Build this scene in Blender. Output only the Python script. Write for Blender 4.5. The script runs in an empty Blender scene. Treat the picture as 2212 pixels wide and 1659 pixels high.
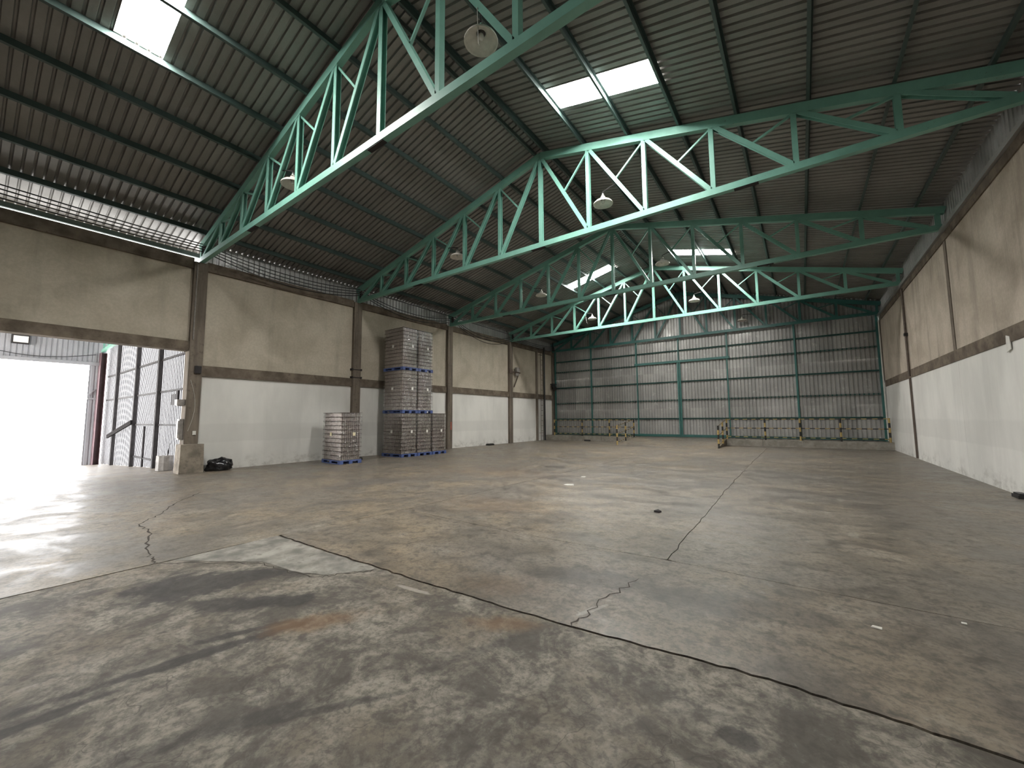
import bpy, math, random
from mathutils import Vector, Matrix

random.seed(7)
S = 1.1333            # the place was measured with the lens 1.5 units above the floor; S turns those units into metres
col = bpy.context.scene.collection
scn = bpy.context.scene

# ------------------------------------------------------------------ camera
F_PX, PITCH, YAW, ROLL = 858.5, 0.0868, 0.6287, -0.0066
cam_d = bpy.data.cameras.new('camera')
cam_d.sensor_fit = 'HORIZONTAL'
cam_d.sensor_width = 36.0
cam_d.lens = F_PX * 36.0 / 2212.0
cam_d.clip_start = 0.05
cam_d.clip_end = 500
cam = bpy.data.objects.new('camera', cam_d)
col.objects.link(cam)
fw = Vector((-math.sin(YAW) * math.cos(PITCH), math.cos(YAW) * math.cos(PITCH), math.sin(PITCH)))
r0 = Vector((math.cos(YAW), math.sin(YAW), 0))
u0 = r0.cross(fw)
rr = math.cos(ROLL) * r0 + math.sin(ROLL) * u0
uu = -math.sin(ROLL) * r0 + math.cos(ROLL) * u0
m = Matrix.Identity(4)
for i in range(3):
    m[i][0] = rr[i]; m[i][1] = uu[i]; m[i][2] = -fw[i]
m[2][3] = 1.5 * S
cam.matrix_world = m
scn.camera = cam

# ------------------------------------------------------------------ world, light, exposure
SKY = 7.0
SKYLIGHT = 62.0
EXPOSURE = 0.98
w = bpy.data.worlds.new('sky')
scn.world = w
w.use_nodes = True
bg = w.node_tree.nodes['Background']
bg.inputs[0].default_value = (0.98, 0.985, 1.0, 1)
bg.inputs[1].default_value = SKY
scn.view_settings.view_transform = 'Standard'
scn.view_settings.look = 'None'
scn.view_settings.gamma = 1.0
scn.view_settings.use_curve_mapping = False
scn.view_settings.exposure = EXPOSURE
scn.cycles.use_denoising = True
scn.cycles.max_bounces = 6
scn.cycles.diffuse_bounces = 4
scn.cycles.glossy_bounces = 3
scn.cycles.transparent_max_bounces = 8
scn.cycles.sample_clamp_indirect = 6.0


sun_d = bpy.data.lights.new('sun_offscreen', 'SUN')
sun_d.energy = 26.0; sun_d.angle = math.radians(0.6); sun_d.color = (1.0, 0.96, 0.9)
sun = bpy.data.objects.new('sun_offscreen', sun_d); col.objects.link(sun)
sun.rotation_euler = Vector((-0.34, -0.26, -0.9)).to_track_quat('-Z', 'Y').to_euler()


# ------------------------------------------------------------------ dimensions (measured units)
XL, XR = -14.56, 3.215
XC = (XL + XR) / 2
BAY = 5.31
TY = [3.95 + BAY * k for k in range(5)]          # five trusses
YB = TY[4] + 0.1                                  # back wall
YF = 3.95 - 2 * BAY - 0.1                         # front wall, behind the camera
ZT = 6.36                                         # truss bottom chord
SL = 0.247                                        # roof slope
ZP = 9.10                                         # purlin underside at the ridge


def roofz(x, base=ZP):
    return base - SL * abs(x - XC)


# ------------------------------------------------------------------ mesh builder
class MB:
    def __init__(s):
        s.v = []; s.f = []; s.m = []; s.smooth = False

    def face(s, idx, mi=0):
        s.f.append(tuple(idx)); s.m.append(mi)

    def box(s, a, b, mi=0):
        x0, y0, z0 = a; x1, y1, z1 = b
        n = len(s.v)
        s.v += [(x0, y0, z0), (x1, y0, z0), (x1, y1, z0), (x0, y1, z0), (x0, y0, z1), (x1, y0, z1), (x1, y1, z1), (x0, y1, z1)]
        for q in ((0, 3, 2, 1), (4, 5, 6, 7), (0, 1, 5, 4), (1, 2, 6, 5), (2, 3, 7, 6), (3, 0, 4, 7)):
            s.face([n + k for k in q], mi)
        return s

    def prism(s, prof, p, q, side, mi=0, cap=True):
        """sweep a 2-D outline (along side, along normal) from p to q"""
        p, q, side = Vector(p), Vector(q), Vector(side)
        d = (q - p).normalized()
        side = (side - d * side.dot(d)).normalized()
        nor = d.cross(side)
        n = len(s.v); k = len(prof)
        for c in (p, q):
            for a, b in prof:
                s.v.append(tuple(c + side * a + nor * b))
        for i in range(k):
            j = (i + 1) % k
            s.face((n + i, n + j, n + k + j, n + k + i), mi)
        if cap:
            s.face([n + i for i in range(k)][::-1], mi)
            s.face([n + k + i for i in range(k)], mi)
        return s

    def bar(s, p, q, w, d, side, mi=0):
        return s.prism([(-w / 2, -d / 2), (w / 2, -d / 2), (w / 2, d / 2), (-w / 2, d / 2)], p, q, side, mi)

    def chan(s, p, q, w, d, side, t=0.012, mi=0):
        """channel whose open side faces +side"""
        pr = [(-w / 2, -d / 2), (w / 2, -d / 2), (w / 2, -d / 2 + t), (-w / 2 + t, -d / 2 + t),
              (-w / 2 + t, d / 2 - t), (w / 2, d / 2 - t), (w / 2, d / 2), (-w / 2, d / 2)]
        n0 = len(s.f)
        s.prism(pr, p, q, side, mi, cap=False)
        return s

    def tube(s, pts, r, n=8, mi=0, cap=True):
        pts = [Vector(p) for p in pts]
        base = len(s.v)
        ref = None
        for i, p in enumerate(pts):
            d = (pts[min(i + 1, len(pts) - 1)] - pts[max(i - 1, 0)]).normalized()
            if ref is None:
                ref = Vector((0, 0, 1)) if abs(d.z) < 0.9 else Vector((1, 0, 0))
            a = (ref - d * ref.dot(d)).normalized(); ref = a
            b = d.cross(a)
            rad = r[i] if isinstance(r, (list, tuple)) else r
            for k in range(n):
                t = 2 * math.pi * k / n
                s.v.append(tuple(p + (a * math.cos(t) + b * math.sin(t)) * rad))
        for i in range(len(pts) - 1):
            for k in range(n):
                j = (k + 1) % n
                s.face((base + i * n + k, base + i * n + j, base + (i + 1) * n + j, base + (i + 1) * n + k), mi)
        if cap:
            s.face([base + k for k in range(n)][::-1], mi)
            e = base + (len(pts) - 1) * n
            s.face([e + k for k in range(n)], mi)
        return s

    def lathe(s, prof, c, n=24, mi=0):
        base = len(s.v); c = Vector(c)
        for r, z in prof:
            for k in range(n):
                t = 2 * math.pi * k / n
                s.v.append((c.x + r * math.cos(t), c.y + r * math.sin(t), c.z + z))
        for i in range(len(prof) - 1):
            for k in range(n):
                j = (k + 1) % n
                s.face((base + i * n + k, base + i * n + j, base + (i + 1) * n + j, base + (i + 1) * n + k), mi)
        return s

    def mesh(s, name, mats, off=(0, 0, 0)):
        me = bpy.data.meshes.new(name)
        ox, oy, oz = off
        me.from_pydata([((x - ox) * S, (y - oy) * S, (z - oz) * S) for x, y, z in s.v], [], s.f)
        for mt in (mats if isinstance(mats, (list, tuple)) else [mats]):
            me.materials.append(mt)
        if any(s.m):
            me.polygons.foreach_set('material_index', s.m)
        if s.smooth:
            me.polygons.foreach_set('use_smooth', [True] * len(s.f))
        me.update()
        return me

    def build(s, name, mats, parent=None, off=None):
        """link as one mesh object; vertices are given in the place's own coordinates"""
        o_ = off if off is not None else (tuple(parent['at']) if parent is not None and 'at' in parent else (0, 0, 0))
        me = s.mesh(name, mats, o_)
        o = bpy.data.objects.new(name, me)
        col.objects.link(o)
        if parent is not None:
            o.parent = parent
        else:
            o.location = Vector(o_) * S
        return o


ATS = {}


class Root:
    """bookkeeping for an Empty: its base point in measured units"""


def empty(name, at=(0, 0, 0), label=None, cat=None, group=None, kind=None):
    o = bpy.data.objects.new(name, None)
    o.empty_display_size = 0.2
    col.objects.link(o)
    o.location = Vector(at) * S
    ATS[o.name] = at
    tag(o, label, cat, group, kind)
    return o


def tag(o, label=None, cat=None, group=None, kind=None):
    if label: o['label'] = label
    if cat: o['category'] = cat
    if group: o['group'] = group
    if kind: o['kind'] = kind
    return o


def at_of(o):
    x = (0, 0, 0)
    while o is not None:
        a = ATS.get(o.name)
        if a: x = tuple(x[i] + a[i] for i in range(3))
        o = o.parent
    return x


def part(mb, name, mats, parent, **k):
    o = mb.build(name, mats, None, off=at_of(parent))
    o.location = (0, 0, 0)
    o.parent = parent
    tag(o, **k)
    return o


def inst(me, name, parent, loc=(0, 0, 0), rot=None):
    """one more object that shares a mesh; loc in measured units relative to the parent"""
    o = bpy.data.objects.new(name, me)
    col.objects.link(o)
    o.location = Vector(loc) * S
    if rot: o.rotation_euler = rot
    o.parent = parent
    return o


# ------------------------------------------------------------------ materials
class N:
    def __init__(s, name):
        s.mat = bpy.data.materials.new(name)
        s.mat.use_nodes = True
        s.t = s.mat.node_tree
        s.bsdf = s.t.nodes['Principled BSDF']
        g = s.t.nodes.new('ShaderNodeNewGeometry')
        sc = s.t.nodes.new('ShaderNodeVectorMath'); sc.operation = 'SCALE'
        sc.inputs['Scale'].default_value = 1.0 / S
        s.t.links.new(g.outputs['Position'], sc.inputs[0])
        s.pos = sc.outputs[0]

    def link(s, a, b):
        s.t.links.new(a, b)

    def put(s, sock, v):
        if hasattr(v, 'is_output') or hasattr(v, 'links'):
            s.t.links.new(v, sock)
        else:
            sock.default_value = v

    def math(s, op, a, b=0.0, c=None, clamp=False):
        n = s.t.nodes.new('ShaderNodeMath'); n.operation = op; n.use_clamp = clamp
        s.put(n.inputs[0], a); s.put(n.inputs[1], b)
        if c is not None: s.put(n.inputs[2], c)
        return n.outputs[0]

    def scale(s, v, k):
        n = s.t.nodes.new('ShaderNodeVectorMath'); n.operation = 'MULTIPLY'
        s.put(n.inputs[0], v); n.inputs[1].default_value = k
        return n.outputs[0]

    def add(s, v, k):
        n = s.t.nodes.new('ShaderNodeVectorMath'); n.operation = 'ADD'
        s.put(n.inputs[0], v); s.put(n.inputs[1], k)
        return n.outputs[0]

    def noise(s, scale, detail=4.0, rough=0.55, vec=None, dist=0.0, colour=False):
        n = s.t.nodes.new('ShaderNodeTexNoise')
        n.inputs['Scale'].default_value = scale
        n.inputs['Detail'].default_value = detail
        n.inputs['Roughness'].default_value = rough
        n.inputs['Distortion'].default_value = dist
        s.link(vec if vec is not None else s.pos, n.inputs['Vector'])
        return n.outputs['Color' if colour else 'Fac']

    def voronoi(s, scale, vec=None):
        n = s.t.nodes.new('ShaderNodeTexVoronoi'); n.feature = 'DISTANCE_TO_EDGE'
        n.inputs['Scale'].default_value = scale
        s.link(vec if vec is not None else s.pos, n.inputs['Vector'])
        return n.outputs['Distance']

    def rng(s, v, a, b, c=0.0, d=1.0):
        n = s.t.nodes.new('ShaderNodeMapRange'); n.clamp = True
        n.interpolation_type = 'SMOOTHSTEP'
        s.put(n.inputs['Value'], v)
        n.inputs['From Min'].default_value = a; n.inputs['From Max'].default_value = b
        n.inputs['To Min'].default_value = c; n.inputs['To Max'].default_value = d
        return n.outputs['Result']

    def mix(s, f, a, b):
        n = s.t.nodes.new('ShaderNodeMix'); n.data_type = 'RGBA'; n.clamp_factor = True
        s.put(n.inputs['Factor'], f)
        for sock, v in ((n.inputs[6], a), (n.inputs[7], b)):
            if isinstance(v, tuple): v = (v + (1,))[:4]
            s.put(sock, v)
        return n.outputs[2]

    def sep(s, v=None):
        n = s.t.nodes.new('ShaderNodeSeparateXYZ')
        s.link(v if v is not None else s.pos, n.inputs[0])
        return n.outputs

    def bump(s, h, strength=0.3, dist=0.02):
        n = s.t.nodes.new('ShaderNodeBump')
        n.inputs['Strength'].default_value = strength
        n.inputs['Distance'].default_value = dist
        s.link(h, n.inputs['Height'])
        s.link(n.outputs[0], s.bsdf.inputs['Normal'])

    def out(s, c=None, rough=None, metal=None, spec=None):
        if c is not None:
            if isinstance(c, tuple): c = (c + (1,))[:4]
            s.put(s.bsdf.inputs['Base Color'], c)
        if rough is not None: s.put(s.bsdf.inputs['Roughness'], rough)
        if metal is not None: s.put(s.bsdf.inputs['Metallic'], metal)
        if spec is not None: s.put(s.bsdf.inputs['Specular IOR Level'], spec)
        return s.mat


def simple(name, c, rough=0.6, metal=0.0, var=0.25, scale=6.0, spec=0.5, dirt=None, streak=None):
    n = N(name)
    v = n.scale(n.pos, streak) if streak else n.pos
    f = n.rng(n.noise(scale, 5, 0.6, v), 0.3, 0.72)
    dk = tuple(x * (1 - var) for x in c); lt = tuple(min(1, x * (1 + var * 0.6)) for x in c)
    cc = n.mix(f, dk, lt)
    if dirt:
        g = n.rng(n.noise(scale * 2.7, 6, 0.7), 0.52, 0.7, 0, 0.8)
        cc = n.mix(g, cc, dirt)
    return n.out(cc, rough, metal, spec)


def ragged_noise(n, ns=2.8):
    nz = n.math('ADD', n.math('MULTIPLY', n.noise(ns, 7, 0.68, None, 0.4), 0.8), n.math('MULTIPLY', n.noise(ns * 4.3, 3, 0.6), 0.2))
    return n.math('MULTIPLY', n.math('SUBTRACT', nz, 0.5), 2.9)


def stain_mask(n, nz, stains, soft=0.3):
    """largest of several ragged ellipses on the floor: (x, y, half length, half width, angle, strength)"""
    tot = None
    for x, y, a, b, ang, k in stains:
        mp = n.t.nodes.new('ShaderNodeMapping'); mp.vector_type = 'TEXTURE'
        mp.inputs['Location'].default_value = (x, y, 0)
        mp.inputs['Rotation'].default_value = (0, 0, ang)
        mp.inputs['Scale'].default_value = (a, b, 1)
        n.link(n.pos, mp.inputs['Vector'])
        ln = n.t.nodes.new('ShaderNodeVectorMath'); ln.operation = 'LENGTH'
        n.link(n.scale(mp.outputs[0], (1, 1, 0)), ln.inputs[0])
        q = n.math('SUBTRACT', 1.0, ln.outputs['Value'])
        q = n.rng(n.math('ADD', n.math('MAXIMUM', q, -1.2), nz), -soft * .3, soft * 1.4, 0, k)
        tot = q if tot is None else n.math('MAXIMUM', tot, q)
    return tot


def floor_material(name, near=False):
    """old power-floated concrete; near = the paler, coarser, oil-stained slab in front of the joint"""
    n = N(name)
    P = n.sep()
    mid = n.noise(1.5, 7, 0.66, n.scale(n.pos, (1.0, 1.3, 1)), 0.5)
    fin = n.noise(7, 6, 0.72, None, 0.3)
    f2 = n.noise(24, 4, 0.7)
    nz = ragged_noise(n)
    if near:
        pn = n.noise(2.3, 9, 0.7, None, 0.5)
        c = n.mix(n.rng(pn, 0.4, 0.6), (0.10, 0.09, 0.076), (0.28, 0.256, 0.214))
        c = n.mix(n.rng(n.noise(1.1, 5, .6, n.add(n.pos, (4, 8, 0))), 0.48, 0.64, 0, .65), c, (0.20, 0.17, 0.13))
    else:
        c = n.mix(n.rng(n.noise(0.45, 2, 0.5), 0.35, 0.66), (0.185, 0.165, 0.14), (0.245, 0.205, 0.155))
        c = n.mix(n.rng(mid, 0.34, 0.56, 0.75, 0), c, (0.125, 0.112, 0.098))
        c = n.mix(n.rng(mid, 0.55, 0.72, 0, 0.6), c, (0.315, 0.29, 0.245))
        # scuffed tan patches through the middle and on the browner left slab
        tan = n.math('MULTIPLY', n.rng(n.noise(0.8, 6, 0.64, n.add(n.pos, (7, 3, 0))), 0.45, 0.66, 0, 0.6), n.rng(P[0], -1.5, -3.5, 0, 1))
        c = n.mix(tan, c, (0.30, 0.235, 0.155))
        # tyre scuffs running down the hall
        sc = n.noise(2.4, 5, .6, n.scale(n.add(n.pos, (11, 0, 0)), (1.0, 0.16, 1)), .2)
        c = n.mix(n.rng(sc, 0.56, 0.7, 0, 0.4), c, (0.1, 0.09, 0.08))
    # fine speckle everywhere
    c = n.mix(n.rng(fin, 0.34, 0.54, 0.8, 0), c, (0.07, 0.062, 0.053))
    c = n.mix(n.rng(fin, 0.56, 0.72, 0, 0.35), c, (0.38, 0.36, 0.32))
    c = n.mix(n.rng(f2, 0.36, 0.56, 0.55, 0), c, (0.07, 0.063, 0.055))
    if near:
        dark = stain_mask(n, nz, [(-4.6, 1.33, .52, .42, .5, 1), (-4.45, 1.72, .6, .2, .8, 1), (-3.62, 1.62, .45, .17, .75, 1), (-3.95, 1.35, .3, .14, .6, .9),
                                  (-3.24, 0.9, .7, .07, 1.35, .95), (-3.32, 1.22, .35, .05, 1.2, .9), (-3.2, .3, .5, .05, 1.55, .9),
                                  (-2.1, 1.2, .5, .04, .95, .7), (-2.35, .9, .5, .07, 1.1, .6), (-.34, 2.24, .1, .08, 0, .9), (-1.8, 2.0, .5, .06, 1.2, .5)])
        rust = stain_mask(n, nz, [(-3.0, 1.65, .42, .15, .9, 1), (-1.85, 2.45, .35, .12, .5, .9)], .6)
        white = stain_mask(n, nz, [(-2.85, 2.44, .2, .03, .1, .7)])
    else:
        dark = stain_mask(n, nz, [(-1.66, 3.6, .6, .3, .3, .5), (-.5, 3.75, .9, .25, .2, .45), (-4.4, 8.9, 1.6, .25, .1, .4)])
        rust = stain_mask(n, nz, [(-2.2, 3.0, .5, .25, .4, .4), (-7.2, 9.0, 2.2, 1.2, .2, .4), (-4.4, 5.6, 1.3, .8, .2, .45)], .6)
        white = stain_mask(n, nz, [(.44, 6.74, .07, .18, 0, .35), (.47, 9.4, .07, .2, 0, .35), (-1.42, 3.0, .22, .03, 1.2, .5), (-4.2, 10.3, .5, .05, .1, .6)])
    c = n.mix(n.math('MULTIPLY', dark, 0.88), c, (0.04, 0.038, 0.036))
    c = n.mix(n.math('MULTIPLY', rust, 0.5), c, (0.20, 0.115, 0.055))
    c = n.mix(n.math('MULTIPLY', white, 0.65), c, (0.46, 0.44, 0.39))
    if near:
        cr = n.rng(n.voronoi(3.2, n.add(n.pos, n.scale(n.noise(4, 2, .5, colour=True), (.4, .4, 0)))), 0.0, 0.012, 1, 0)
        cr = n.math('MULTIPLY', cr, n.rng(n.noise(0.8, 2, .5, n.add(n.pos, (3, 9, 0))), 0.5, 0.62, 0, .6))
        c = n.mix(cr, c, (0.055, 0.048, 0.042))
    rough = n.rng(mid, 0.3, 0.7, 0.52 if near else 0.32, 0.72 if near else 0.54)
    n.bump(n.noise(5, 4, 0.7), 0.3, 0.012)
    return n.out(c, rough, 0, 0.22 if near else 0.5)


def plaster_material(name, base, dk, streaky=0.35):
    n = N(name)
    f = n.rng(n.noise(0.9, 5, 0.6, None, 0.5), 0.32, 0.68)
    c = n.mix(f, dk, base)
    st = n.noise(2.2, 5, 0.6, n.scale(n.pos, (1, 1, 0.12)))
    c = n.mix(n.rng(st, 0.5, 0.75, 0, streaky), c, tuple(x * 0.55 for x in dk))
    c = n.mix(n.rng(n.noise(14, 5, 0.65), 0.4, 0.62, 0.18, 0), c, tuple(x * 0.6 for x in dk))
    n.bump(n.noise(18, 5, 0.6), 0.15, 0.01)
    return n.out(c, 0.85, 0, 0.25)


def paint_material(name, base):
    n = N(name)
    P = n.sep()
    f = n.rng(n.noise(0.8, 5, 0.6, n.scale(n.pos, (1, 1, 0.45))), 0.32, 0.66)
    c = n.mix(f, tuple(x * 0.86 for x in base), base)
    st = n.rng(n.noise(2.6, 5, 0.6, n.scale(n.pos, (1, 1, 0.07))), 0.5, 0.78, 0, 0.4)
    c = n.mix(st, c, tuple(x * 0.72 for x in base))
    # an older, greyer coat in a band around the middle
    wz = n.math('ADD', P[2], n.math('MULTIPLY', n.noise(1.2, 2, .5), 0.12))
    band = n.math('MULTIPLY', n.rng(wz, 0.88, 0.93), n.rng(wz, 1.42, 1.5, 1, 0))
    c = n.mix(n.math('MULTIPLY', band, 0.3), c, tuple(x * 0.72 for x in base))
    # scuffs and splash dirt along the foot
    ft = n.math('MULTIPLY', n.rng(P[2], 0.0, 0.55, 1, 0), n.rng(n.noise(2.6, 8, .7, n.scale(n.pos, (1, 1, 1.3))), 0.44, 0.7))
    c = n.mix(n.math('MULTIPLY', ft, 0.55), c, (0.2, 0.18, 0.15))
    n.bump(n.noise(9, 5, 0.6), 0.12, 0.01)
    return n.out(c, 0.62, 0, 0.4)


def metal_sheet(name, base, rough, metal, spot=0.0, tint=0.12):
    n = N(name)
    oi = n.t.nodes.new('ShaderNodeObjectInfo')
    f = n.rng(n.noise(0.8, 4, 0.55), 0.32, 0.68)
    c = n.mix(f, tuple(x * 0.82 for x in base), base)
    g = n.noise(22, 4, 0.65)
    c = n.mix(n.rng(g, 0.42, 0.62, 0.22, 0), c, tuple(x * 0.7 for x in base))
    if spot:
        c = n.mix(n.rng(n.noise(3.2, 5, .7), 0.56, 0.72, 0, spot), c, tuple(min(1, x * 1.7) for x in base))
    c = n.mix(n.math('MULTIPLY', oi.outputs['Random'], tint * 2.2), c, tuple(x * 0.4 for x in base))
    return n.out(c, n.rng(n.noise(2, 3, .5), 0.3, 0.7, rough - 0.08, rough + 0.1), metal, 0.5)


def green_paint(name, c):
    n = N(name)
    f = n.rng(n.noise(2.2, 5, 0.6), 0.3, 0.7)
    cc = n.mix(f, tuple(x * 0.82 for x in c), c)
    ch = n.rng(n.noise(26, 6, 0.75), 0.6, 0.66, 0, 0.75)
    ch = n.math('MULTIPLY', ch, n.rng(n.noise(1.1, 2, .5), 0.5, 0.62))
    cc = n.mix(ch, cc, (0.10, 0.085, 0.07))
    return n.out(cc, 0.42, 0, 0.5)


def translucent(name, c, thru, rough_c=None):
    n = N(name)
    d = n.t.nodes.new('ShaderNodeBsdfDiffuse'); d.inputs[0].default_value = c + (1,)
    t = n.t.nodes.new('ShaderNodeBsdfTranslucent'); t.inputs[0].default_value = c + (1,)
    mx = n.t.nodes.new('ShaderNodeMixShader'); mx.inputs[0].default_value = thru
    n.link(d.outputs[0], mx.inputs[1]); n.link(t.outputs[0], mx.inputs[2])
    o = n.t.nodes['Material Output']
    n.link(mx.outputs[0], o.inputs['Surface'])
    return n.mat


def film_material():
    n = N('clear stretch film')
    tr = n.t.nodes.new('ShaderNodeBsdfTransparent'); tr.inputs[0].default_value = (0.93, 0.93, 0.93, 1)
    gl = n.t.nodes.new('ShaderNodeBsdfGlossy'); gl.inputs['Roughness'].default_value = 0.16
    gl.inputs[0].default_value = (1, 1, 1, 1)
    mx = n.t.nodes.new('ShaderNodeMixShader')
    n.link(n.rng(n.noise(7, 4, .6, n.scale(n.pos, (1, 1, 2.5))), 0.40, 0.70, 0.05, 0.36), mx.inputs[0])
    n.link(tr.outputs[0], mx.inputs[1]); n.link(gl.outputs[0], mx.inputs[2])
    b = n.t.nodes.new('ShaderNodeBump'); b.inputs['Strength'].default_value = 0.9; b.inputs['Distance'].default_value = 0.03
    n.link(n.noise(16, 4, .6, n.scale(n.pos, (1, 1, 1.6))), b.inputs['Height'])
    n.link(b.outputs[0], gl.inputs['Normal'])
    n.link(mx.outputs[0], n.t.nodes['Material Output'].inputs['Surface'])
    return n.mat


def emitter(name, c, k):
    n = N(name)
    n.out((0.8, 0.8, 0.8), 0.5)
    n.bsdf.inputs['Emission Color'].default_value = c + (1,)
    n.bsdf.inputs['Emission Strength'].default_value = k
    return n.mat


M = {}
M['floor'] = floor_material('worn concrete floor')
M['floor_near'] = floor_material('oil stained concrete floor', True)
M['dark'] = simple('dark joint filler', (0.035, 0.03, 0.027), 0.9)
M['crack'] = simple('crack', (0.05, 0.042, 0.035), 0.95)
M['plaster'] = plaster_material('bare tan plaster', (0.545, 0.495, 0.405), (0.435, 0.388, 0.31))
M['plaster_r'] = plaster_material('bare tan plaster with runs', (0.53, 0.468, 0.39), (0.40, 0.345, 0.28), 0.6)
M['paint'] = paint_material('dirty white wall paint', (0.785, 0.775, 0.735))
M['beam'] = simple('brown raw concrete', (0.165, 0.135, 0.105), 0.9, 0, 0.42, 2.4, 0.2, (0.09, 0.072, 0.058), (1, 1, 1))
M['column'] = simple('streaky brown concrete', (0.175, 0.148, 0.12), 0.9, 0, 0.4, 3.2, 0.2, (0.1, 0.085, 0.07), (1.6, 1.6, .16))
M['plinth'] = simple('worn concrete block', (0.27, 0.235, 0.19), 0.92, 0, 0.38, 3.0, 0.2, (0.14, 0.12, 0.1))
M['kerb'] = simple('grey platform concrete', (0.33, 0.305, 0.265), 0.85, 0, 0.3, 2.2, 0.25, (0.2, 0.18, 0.155))
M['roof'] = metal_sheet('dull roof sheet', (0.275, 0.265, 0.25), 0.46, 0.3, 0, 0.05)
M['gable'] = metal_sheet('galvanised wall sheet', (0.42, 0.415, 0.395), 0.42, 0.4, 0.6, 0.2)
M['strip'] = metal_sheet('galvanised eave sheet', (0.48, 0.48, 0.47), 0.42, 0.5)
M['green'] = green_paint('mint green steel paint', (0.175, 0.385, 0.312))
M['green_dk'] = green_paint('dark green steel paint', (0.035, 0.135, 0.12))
M['purlin'] = green_paint('shade darkened purlin green', (0.05, 0.078, 0.072))  # green darkened in the colour to stand in for shade under the roof
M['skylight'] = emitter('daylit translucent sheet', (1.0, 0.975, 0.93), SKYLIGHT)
M['yellow'] = simple('yellow safety paint', (0.46, 0.33, 0.12), 0.5, 0, 0.25)
M['black'] = simple('black safety paint', (0.018, 0.018, 0.018), 0.45, 0, 0.2)
M['cable'] = simple('black cable', (0.012, 0.012, 0.012), 0.5, 0, 0.1)
M['whitecable'] = simple('pale cable', (0.55, 0.54, 0.5), 0.5, 0, 0.1)
M['shade'] = simple('cream enamel', (0.62, 0.58, 0.53), 0.4, 0, 0.15, 8)
M['bulb'] = simple('frosted glass', (0.6, 0.58, 0.55), 0.25, 0, 0.08)
M['socket'] = simple('dark lamp holder', (0.05, 0.045, 0.04), 0.5)
M['chrome'] = simple('bright metal', (0.75, 0.74, 0.72), 0.25, 0.9, 0.08)
M['blue'] = simple('blue plastic', (0.065, 0.105, 0.28), 0.45, 0, 0.22, 5, 0.5, (0.13, 0.17, 0.33))
M['can'] = simple('bare aluminium', (0.44, 0.385, 0.355), 0.36, 0.6, 0.25, 30)
M['pad'] = simple('dark layer pad and can gap shade', (0.12, 0.09, 0.075), 0.8, 0, 0.2)  # real pads, and the can core where it paints shade in the gaps
M['film'] = film_material()
M['paper'] = simple('white paper', (0.72, 0.71, 0.66), 0.7, 0, 0.06)
M['cream'] = simple('cream paper', (0.74, 0.68, 0.45), 0.7, 0, 0.06)
M['bag'] = simple('black bag plastic', (0.012, 0.012, 0.014), 0.22, 0, 0.3)
M['bin'] = simple('weathered grey metal', (0.30, 0.28, 0.26), 0.55, 0.3, 0.3, 6)
M['red'] = simple('faded maroon steel paint', (0.11, 0.06, 0.068), 0.5, 0, 0.3, 3)
M['post'] = simple('dark grey steel', (0.04, 0.037, 0.038), 0.7, 0, 0.25, 6, 0.12)
M['fibre'] = translucent('milky fibreglass sheet', (0.47, 0.47, 0.485), 0.32)
M['fibre_rib'] = translucent('fibreglass rib with painted shade', (0.045, 0.044, 0.047), 0.12)  # shading of the ribs put into their colour, darker than the flats
M['yard'] = simple('pale yard concrete', (0.5, 0.48, 0.45), 0.8, 0, 0.2, 1.5)
M['annexsheet'] = metal_sheet('blue-grey door sheet', (0.42, 0.43, 0.46), 0.45, 0.4)
M['lamp_face'] = simple('pale lens', (0.85, 0.85, 0.82), 0.3)
M['rustmark'] = simple('red primer', (0.30, 0.10, 0.07), 0.8)
M['brown'] = simple('brown steel', (0.10, 0.075, 0.06), 0.6, 0, 0.3)

# ------------------------------------------------------------------ floor
floor = empty('floor', kind='structure')
tag(floor, 'stained concrete slab floor of the warehouse')


def rag(p, q, n, amp):
    """ragged line of points between p and q"""
    out = []
    dx, dy = q[0] - p[0], q[1] - p[1]
    L = math.hypot(dx, dy) or 1
    for i in range(n):
        t = i / n
        a = 0 if i == 0 else random.uniform(-amp, amp)
        out.append((p[0] + dx * t - dy / L * a, p[1] + dy * t + dx / L * a))
    return out


def slab(lines, name='floor_slab', mat=None):
    pts = []
    for l in lines: pts += l
    mb = MB()
    n = len(pts)
    mb.v = [(x, y, 0.0) for x, y in pts] + [(x, y, -0.12) for x, y in pts]
    mb.face(range(n))
    for i in range(n):
        j = (i + 1) % n
        mb.face((i, i + n, j + n, j))
    return part(mb, name, mat or M['floor'], floor)


g = 0.012
J2 = [(-5.60, 2.53), (-4.2, 2.56), (-2.85, 2.6), (-1.44, 2.68), (-0.24, 2.82), (0.68, 2.80), (XR + .3, 2.84)]


def along(pts, n, amp):
    out = []
    for a, b in zip(pts, pts[1:]):
        out += rag(a, b, n, amp)
    return out + [pts[-1]]


j2 = along(J2, 14, 0.012)
j4 = along([(-5.45, 4.44), (-3.2, 4.38), (-1.3, 4.47), (0.4, 4.45), (XR + .3, 4.5)], 10, 0.006)
j5 = along([(-1.24, 4.49), (-1.36, 9.0), (-1.42, 14), (-1.45, 24.2)], 22, 0.016)
j1 = along([(-5.62, YF - .3), (-5.60, 2.53)], 40, 0.008)
j3 = along([(-5.60, 2.53), (-5.45, 4.44), (-5.3, 24.2)], 12, 0.006)
up = lambda L, d: [(x, y + d) for x, y in L]
rt = lambda L, d: [(x + d, y) for x, y in L]
XO = -15.2
slab([[(XO, YF - .3)], rt(j1, -g), rt(j3, -g * .4)[1:], [(XO, 24.2)]])                                     # left slab
slab([rt(j1[:1], g), [(XR + .3, YF - .3)], up(j2, -g)[::-1], rt(j1, g)[::-1][1:-1]], mat=M['floor_near'])                       # near slab
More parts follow.
